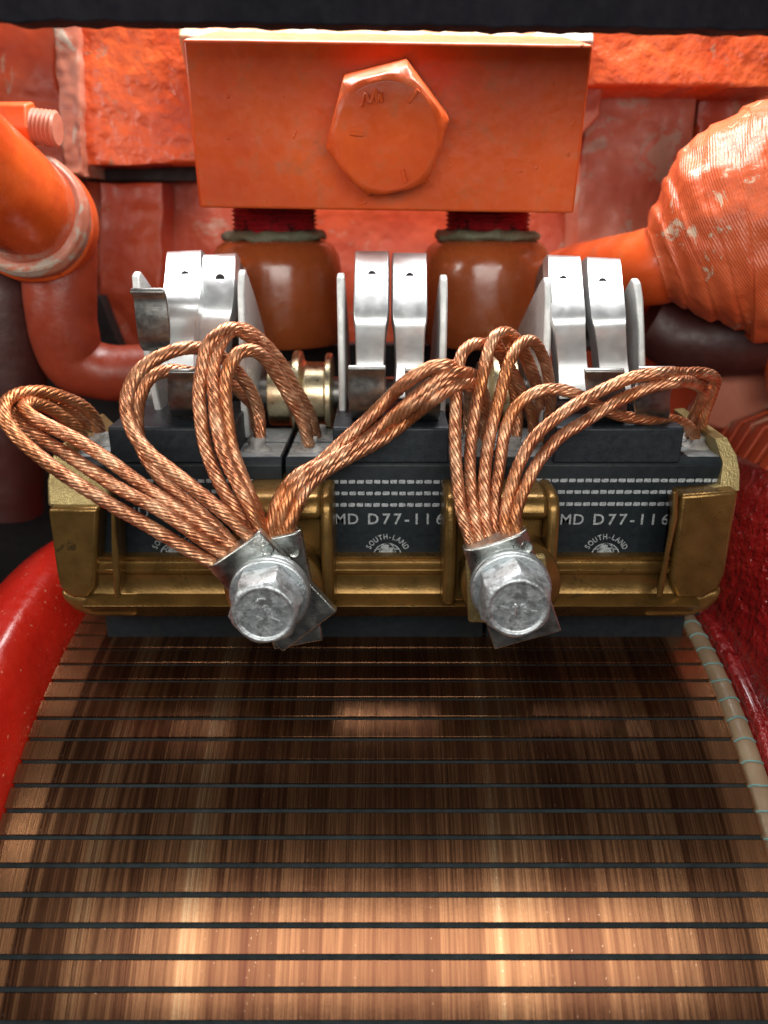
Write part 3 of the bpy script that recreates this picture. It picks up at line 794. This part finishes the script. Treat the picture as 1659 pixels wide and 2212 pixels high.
# ------------------------------------------------------------------ brass spindle between the springs
yb_ = 232; za = ZV(850, yb_)
sp_ = thing('brass_spindle', (0, yb_, za-8), 'pale brass spindle with raised collars running behind the zinc springs', 'spindle')
def collar(xa, xb): return [(8.2, xa), (8.2, xb)]
for (ua, ub) in ((585, 722), (1030, 1110)):
    xa, xb = XU(ua, 850, yb_), XU(ub, 850, yb_); m_ = (xa+xb)/2-1
    pr = [(9.5, xa), (9.5, m_-2.4), (10.2, m_-1.6), (12.6, m_-1.2), (12.9, m_), (12.6, m_+1.2), (10.2, m_+1.6), (9.5, m_+2.4), (9.4, xb-2.4), (12, xb-2.2), (12, xb-.4), (6, xb)]
    fin(put('sleeve', mesh(*lathe(pr, (0, yb_, za), (1, 0, 0), 48)), M['brass'], sp_), .3, 2, True, 40)
fin(put('shaft', mesh(*lathe([(5, -72), (5, 80)], (0, yb_, za), (1, 0, 0), 32)), M['zinc_dark'], sp_), 0)

# ------------------------------------------------------------------ red block with its big bolt
def bp(u, v): # point on block front: top nearer than bottom
    return P(u, v, 231+(v-85)/370*10.5)
f = [bp(393, 84), bp(1282, 96), bp(1240, 462), bp(430, 450)]
nrm = (f[1]-f[0]).cross(f[3]-f[0]).normalized()
if nrm.y < 0: nrm = -nrm
blk = fin(put('mounting_block', mesh(*prism(f, [p+nrm*62 for p in f])), M['orange'], None), .9, 3, True, 50)
tag(blk, 'smooth orange rectangular steel block at top centre, above the two brown insulators', 'block')
c = P(835, 272, 236); ax = -nrm; ax = (ax+Vector((0, 0, -.10))).normalized()
t = thing('hex_bolt', c+nrm*2, 'large orange painted hex bolt in the middle of the orange block', 'bolt')
n = 60; vs = []; fs = []; a_ = Vector((1, 0, 0)); b_ = ax.cross(a_).normalized(); b_ = -b_ if b_.z < 0 else b_
rings = [(-3, 'h', 14.6), (9, 'h', 14.6), (11.0, 'm', 14.6), (12.2, 'c', 13.6), (12.4, 'c', 13.0), (12.4, 'c', 6)]
for tt, k, r in rings:
    for i in range(n):
        th = R(12)+2*math.pi*i/n; q = (th+1e-7-R(12)) % (math.pi/3)-math.pi/6; h = r/math.cos(q)
        rr = h if k == 'h' else (min(h, r*1.03) if k == 'm' else r)
        vs.append(c+ax*tt+a_*rr*math.cos(th)+b_*rr*math.sin(th))
for k in range(len(rings)-1):
    for i in range(n):
        j = (i+1) % n; fs.append((k*n+i, k*n+j, (k+1)*n+j, (k+1)*n+i))
fs.append(tuple(range(n))); m = (len(rings)-1)*n; fs.append(tuple(m+i for i in range(n-1, -1, -1)))
hd = fin(put('bolt_head', mesh(vs, fs), M['orange'], t), .35, 2, True, 28)
ps = []
for pl in ([(-9.5, 1.2), (-6.2, .9)], [(5.5, 8.5), (8, 11.3)], [(4.2, -7.8), (5.2, -11)], [(-6.5, 7.6), (-5.4, 10.6), (-4.3, 8.4), (-2.8, 11.4), (-2.4, 8.6), (-1.6, 10.6), (-1.2, 8.6)]):
    ps.append(tube([c+ax*12.55+a_*x+b_*y for x, y in pl], .6, .6, 8))
fin(put('head_marking', mesh(*join(*ps)), M['orange'], hd), 0)

# ------------------------------------------------------------------ two insulators under the block
for u, lab in ((600, 'brown glossy standoff insulator below the block at left, with a crimson threaded neck'), (1047, 'brown glossy standoff insulator below the block at right, with more green sealant round its neck')):
    Y = 278; c = P(u, 620, Y); c.z = 0; t0 = ZV(518, Y)
    bott = ZV(750, Y-14)
    t = thing('standoff_insulator', (c.x, Y, bott), lab, 'insulator', 'brown insulators under the orange block')
    H = t0-bott
    pr = [(13, 0), (21.0, 0), (21.8, 1.5), (22.1, 10), (22.1, H-9), (21.4, H-5), (19.6, H-2), (17.2, H-.4), (14, H)]
    fin(put('insulator_body', mesh(*lathe(pr, (c.x, Y, bott), (0, 0, 1), 72)), M['insul'], t), 0, ang=60)
    vs, fs = lathe([(13.6, H-.6), (17.4, H), (17.7, H+1.2), (16.3, H+2.6), (13, H+3.0), (11, H+2)], (c.x, Y, bott), (0, 0, 1), 60)
    vs = [p+Vector((noise.noise(p*.25), noise.noise(p*.25+Vector((5,5,5))), noise.noise(p*.18+Vector((0,u,0)))*1.3))*1.1 for p in vs]
    fin(put('sealant_ring', mesh(vs, fs), M['sealant'], t), 0, ang=180)
    th_ = [(13.2, H)]; z_ = H
    while z_ < H+17: th_ += [(14.3, z_+.7), (13.2, z_+1.4)]; z_ += 1.4
    fin(put('threaded_neck', mesh(*lathe(th_, (c.x, Y, bott), (0, 0, 1), 48)), M['stud'], t), 0, ang=20)

# ------------------------------------------------------------------ motor housing around and behind
house = thing('motor_housing', (0, 335, -120), 'orange and red painted cast motor housing wall behind everything, with blistered paint', 'housing')
def sheet(pts, Y, depth, nx, nz, amp, fr, name, mat, bev=1.0, seed=0):
    """cast plate: outline quad read at plane Y, displaced surface, real thickness"""
    a, b, c, d = [P(u, v, Y) for u, v in pts]; vs = []; fs = []
    for j in range(nz+1):
        for i in range(nx+1):
            p = a.lerp(b, i/nx).lerp(d.lerp(c, i/nx), j/nz)
            q = p*fr+Vector((seed, 0, seed*2)); h = noise.noise(q)*amp+noise.noise(q*3)*amp*.35
            edge = min(i, nx-i, j, nz-j); k = 0 if edge == 0 else 1
            vs.append(p+Vector((noise.noise(q*1.7)*amp*(0.6 if edge == 0 else 0), -abs(h)*k, noise.noise(q*1.3+Vector((3,3,3)))*amp*(.6 if edge == 0 else 0))))
    w_ = nx+1
    for j in range(nz):
        for i in range(nx): q = j*w_+i; fs.append((q, q+1, q+w_+1, q+w_))
    k = len(vs); loop = [i for i in range(nx+1)]+[j*w_+nx for j in range(1, nz+1)]+[nz*w_+i for i in range(nx-1, -1, -1)]+[j*w_ for j in range(nz-1, 0, -1)]
    for i in loop: vs.append(vs[i]+Vector((0, depth, 0)))
    for i in range(len(loop)):
        j = (i+1) % len(loop); fs.append((loop[i], loop[j], k+j, k+i))
    fs.append(tuple(k+i for i in range(len(loop)-1, -1, -1)))
    return fin(put(name, mesh(vs, fs), M[mat], house), 0, 2, True, 60)
sheet([(-500, -300), (2200, -300), (2200, 1500), (-500, 1500)], 335, 12, 90, 70, 2.5, .03, 'back_wall', 'wall')
sheet([(168, 10), (470, 10), (430, 352), (172, 355)], 300, 30, 60, 60, 1.0, .07, 'blistered_panel', 'orange_rough', seed=4)
sheet([(105, -60), (165, -60), (182, 380), (140, 380)], 296, 34, 12, 60, 1.6, .12, 'rib', 'wall_pale', seed=9)
sheet([(-60, -60), (108, -60), (140, 400), (-60, 400)], 310, 20, 30, 60, 1.2, .05, 'side_panel', 'wall', seed=12)
fin(put('slot_and_shade', mesh(*join(pxpoly([(175, 352), (440, 352), (440, 390), (178, 390)], 318, 14))), M['black'], house), 0)
sheet([(1262, 50), (1720, 60), (1720, 186), (1262, 190)], 288, 40, 80, 24, 1.0, .05, 'upper_lip', 'orange_rough', seed=21)
sheet([(1250, 45), (1310, 45), (1296, 250), (1250, 300)], 292, 30, 10, 30, 1.0, .1, 'rib', 'wall_pale', seed=31)
sheet([(1270, 180), (1505, 190), (1470, 560), (1240, 560)], 312, 20, 50, 60, 1.5, .05, 'side_panel', 'wall_pale', seed=40)
sheet([(1512, 180), (1720, 190), (1720, 560), (1482, 560)], 318, 16, 30, 60, 1.5, .05, 'side_panel', 'wall', seed=44)
sheet([(215, 395), (350, 395), (345, 780), (215, 780)], 316, 18, 30, 60, 1.5, .05, 'side_panel', 'wall', seed=48)
fin(put('slot_and_shade', mesh(*join(pxpoly([(560, 745), (1180, 745), (1180, 960), (560, 960)], 303, 8))), M['black'], house), 0)  # black panel standing in for the shade behind the springs
fin(put('slot_and_shade', mesh(*join(pxpoly([(-200, 640), (215, 640), (300, 860), (300, 1300), (-200, 1300)], 300, 8))), M['black'], house), 0)  # black sheet paints the unlit wall at lower left
# ledge above the block, its bright light put into the pale colour
fin(put('upper_ledge', mesh(*prism([P(385, 76, 266), P(1283, 86, 266), P(1283, 20, 292), P(385, 10, 292)], [p+Vector((0, 6, -8)) for p in (P(385, 76, 266), P(1283, 86, 266), P(1283, 20, 292), P(385, 10, 292))])), M['ledge'], house), 1)
# enclosing sides and floor so that the inside is as dark as the real frame
fin(put('side_frame', mesh(*box(-190, -175, 215, 345, -190, 110)), M['maroon'], house), 2)
fin(put('side_frame', mesh(*box(175, 190, 250, 345, -190, 110)), M['maroon'], house), 2)

# ragged dark edge of the inspection opening
c0 = []
rnd = random.Random(3)
for i in range(0, 121):
    u = -200+i*17.2
    v = 43+(u/1659)*22+ (6 if u < 130 else 0)*math.sin(u*.03)+rnd.uniform(-1.2, 1.2)+5*noise.noise(Vector((u*.02, 0, 0)))
    c0.append((u, v))
fr = [P(u, v, 170) for u, v in c0]
f = fr+[Vector((fr[-1].x, 170, 130)), Vector((fr[0].x, 170, 130))]
o = put('opening_edge', mesh(*join(box(-240, 240, 179, 210, 62, 130), prism(f, [Vector((p.x, 178+noise.noise(p*.2), p.z+ (.6 if i < len(fr) else 0))) for i, p in enumerate(f)]))), M['dark_edge'], None)  # the box behind is unseen, added to block the overhead lamp
fin(o, .3, 2, True, 50); tag(o, 'dark ragged steel edge of the inspection opening across the top', 'opening edge')

# ------------------------------------------------------------------ pipes
t = thing('cable_elbow', P(140, 900, 245), 'fat orange elbow at the far left turning down into a red hose darkened for shade', 'pipe')
fin(put('elbow', mesh(*tube([P(112, 500, 268), P(98, 492, 262), P(78, 480, 254), P(62, 470, 247), P(60, 468, 246)], [12, 16.5, 18.6, 18.6, 17], 1, 60, .02)), M['orange'], t), 0, ang=60)
fin(put('collar', mesh(*tube([P(66, 470, 248), P(52, 460, 243), P(44, 454, 240)], [18.0, 18.4, 17.2], 1, 60, .02)), M['wall_pale'], t), .6, ang=60)
fin(put('sleeve', mesh(*tube([P(50, 455, 243), P(20, 430, 234), P(-60, 370, 215), P(-200, 260, 190)], [15.6, 15.6, 15.6, 15.6], 1, 60, .02)), M['orange_gloss'], t), 0, ang=60)
fin(put('hose', mesh(*tube([P(126, 520, 258), P(130, 620, 257), P(138, 715, 257), P(165, 782, 259), P(230, 804, 261), P(320, 803, 262), P(430, 800, 264)], [11.8, 11.2, 10.8, 10.2, 9.4, 9, 9], 1.5, 48, .03)), M['red_hose'], t), 0, ang=60)
t = thing('hose', P(30, 1000, 262), 'dark maroon hose hanging down behind the left cable loops', 'hose')
fin(put('hose_body', mesh(*tube([P(-60, 560, 262), P(-10, 620, 262), P(10, 720, 262), P(10, 1100, 262)], [13, 13, 13, 13], 2, 40, .03)), M['maroon'], t), 0, ang=60)
t = thing('hex_nut', P(30, 290, 245), 'orange painted nut on a threaded stud above the left elbow', 'nut')
nc = P(25, 268, 246)
def hexprism(c, r, x0, x1, rot=0):
    f = [Vector((x0+c.x, c.y+r*math.cos(R(60*i+rot)), c.z+r*math.sin(R(60*i+rot)))) for i in range(6)]
    return prism(f, [p+Vector((x1-x0, 0, 0)) for p in f])
fin(put('nut', mesh(*hexprism(nc, 6.2, -8, 6.5, 15)), M['orange'], t), .6, 3)
pr = [(4.4, 6)]; x_ = 6
while x_ < 12.5: pr += [(4.9, x_+.6), (4.2, x_+1.2)]; x_ += 1.2
fin(put('threaded_stud', mesh(*lathe(pr, nc, (1, 0, -.1), 36)), M['wall_pale'], t), 0, ang=20)

t = thing('wrapped_pipe', P(1560, 700, 245), 'thick orange tape wrapped pipe elbow at the right edge with cracked pale tape', 'pipe')
path = [(1418, 570, 254, 11.5), (1448, 558, 253, 16.5), (1490, 541, 251.5, 22.5), (1532, 523, 250, 27.5), (1578, 506, 248.5, 31), (1625, 496, 247, 33.2), (1668, 486, 246, 34.0)]
vs, fs = tube([P(u, v, Y) for u, v, Y, r_ in path], [r_ for *_, r_ in path], .35, 120, .05)
nr = len(vs)//120; cen = [sum(vs[i*120:(i+1)*120], Vector())/120 for i in range(nr)]
for i in range(nr):
    for k in range(120):
        q = vs[i*120+k]; d = q-cen[i]; a_n = 2*math.pi*k/120
        ph = (i*.35+3.0*noise.noise(Vector((math.cos(a_n)*1.2, math.sin(a_n)*1.2, i*.006)))+2.2*math.sin(a_n))/6.5
        sw = ph % 1.0; saw = (1-sw) if sw > .06 else sw/.06*.94
        h = .9*saw+.35*noise.noise(q*.35)
        vs[i*120+k] = cen[i]+d*(1+h/max(d.length, 1))
wrapper = put('tape_wrap', mesh(vs, fs), M['tape'], t); fin(wrapper, 0, ang=180)
fin(put('slot_and_shade', mesh(*join(pxpoly([(1610, 330), (1860, 330), (1860, 760), (1600, 760)], 284, 8))), M['black'], house), 0)  # black sheet paints the darkness in the gap beyond the wrapped pipe
fin(put('pipe_body', mesh(*tube([P(1215, 612, 318), P(1262, 600, 298), P(1345, 588, 276), P(1440, 570, 256), P(1520, 545, 250)], [12.5, 12.5, 12.3, 12, 12], 2, 48, .04)), M['orange'], t), 0, ang=60)
t = thing('hose', P(1700, 800, 240), 'orange pipe end emerging from the dark gap at the right edge, beyond the wrapped elbow', 'hose')
fin(put('hose_body', mesh(*tube([P(1800, 520, 262), P(1740, 600, 256), P(1735, 700, 252), P(1745, 850, 250)], [10, 12, 12, 12], 2, 40, .03)), M['orange'], t), 0, ang=60)

# painted flange plates low on the right
f = [(1480, 905), (1560, 800), (1600, 780), (1800, 790), (1800, 900), (1640, 905), (1560, 930)]
o = fin(put('flange_plate', mesh(*pxpoly(f, 268, 6)), M['wall_pale'], None), 1.5, 3)
tag(o, 'folded orange painted plate at the right edge just below the wrapped pipe', 'plate')
f = [(1395, 640), (1520, 690), (1530, 760), (1480, 800), (1400, 790)]

t = thing('hose', P(1560, 800, 262), 'added dark tube standing in for the shadow under the wrapped elbow', 'hose')
fin(put('hose_body', mesh(*tube([P(1400, 690, 268), P(1480, 730, 266), P(1580, 735, 262), P(1760, 700, 258)], [10, 12, 12, 12], 2, 40, .06)), M['maroon'], t), 0, ang=60)  # maroon tube added to darken the shaded area below the elbow
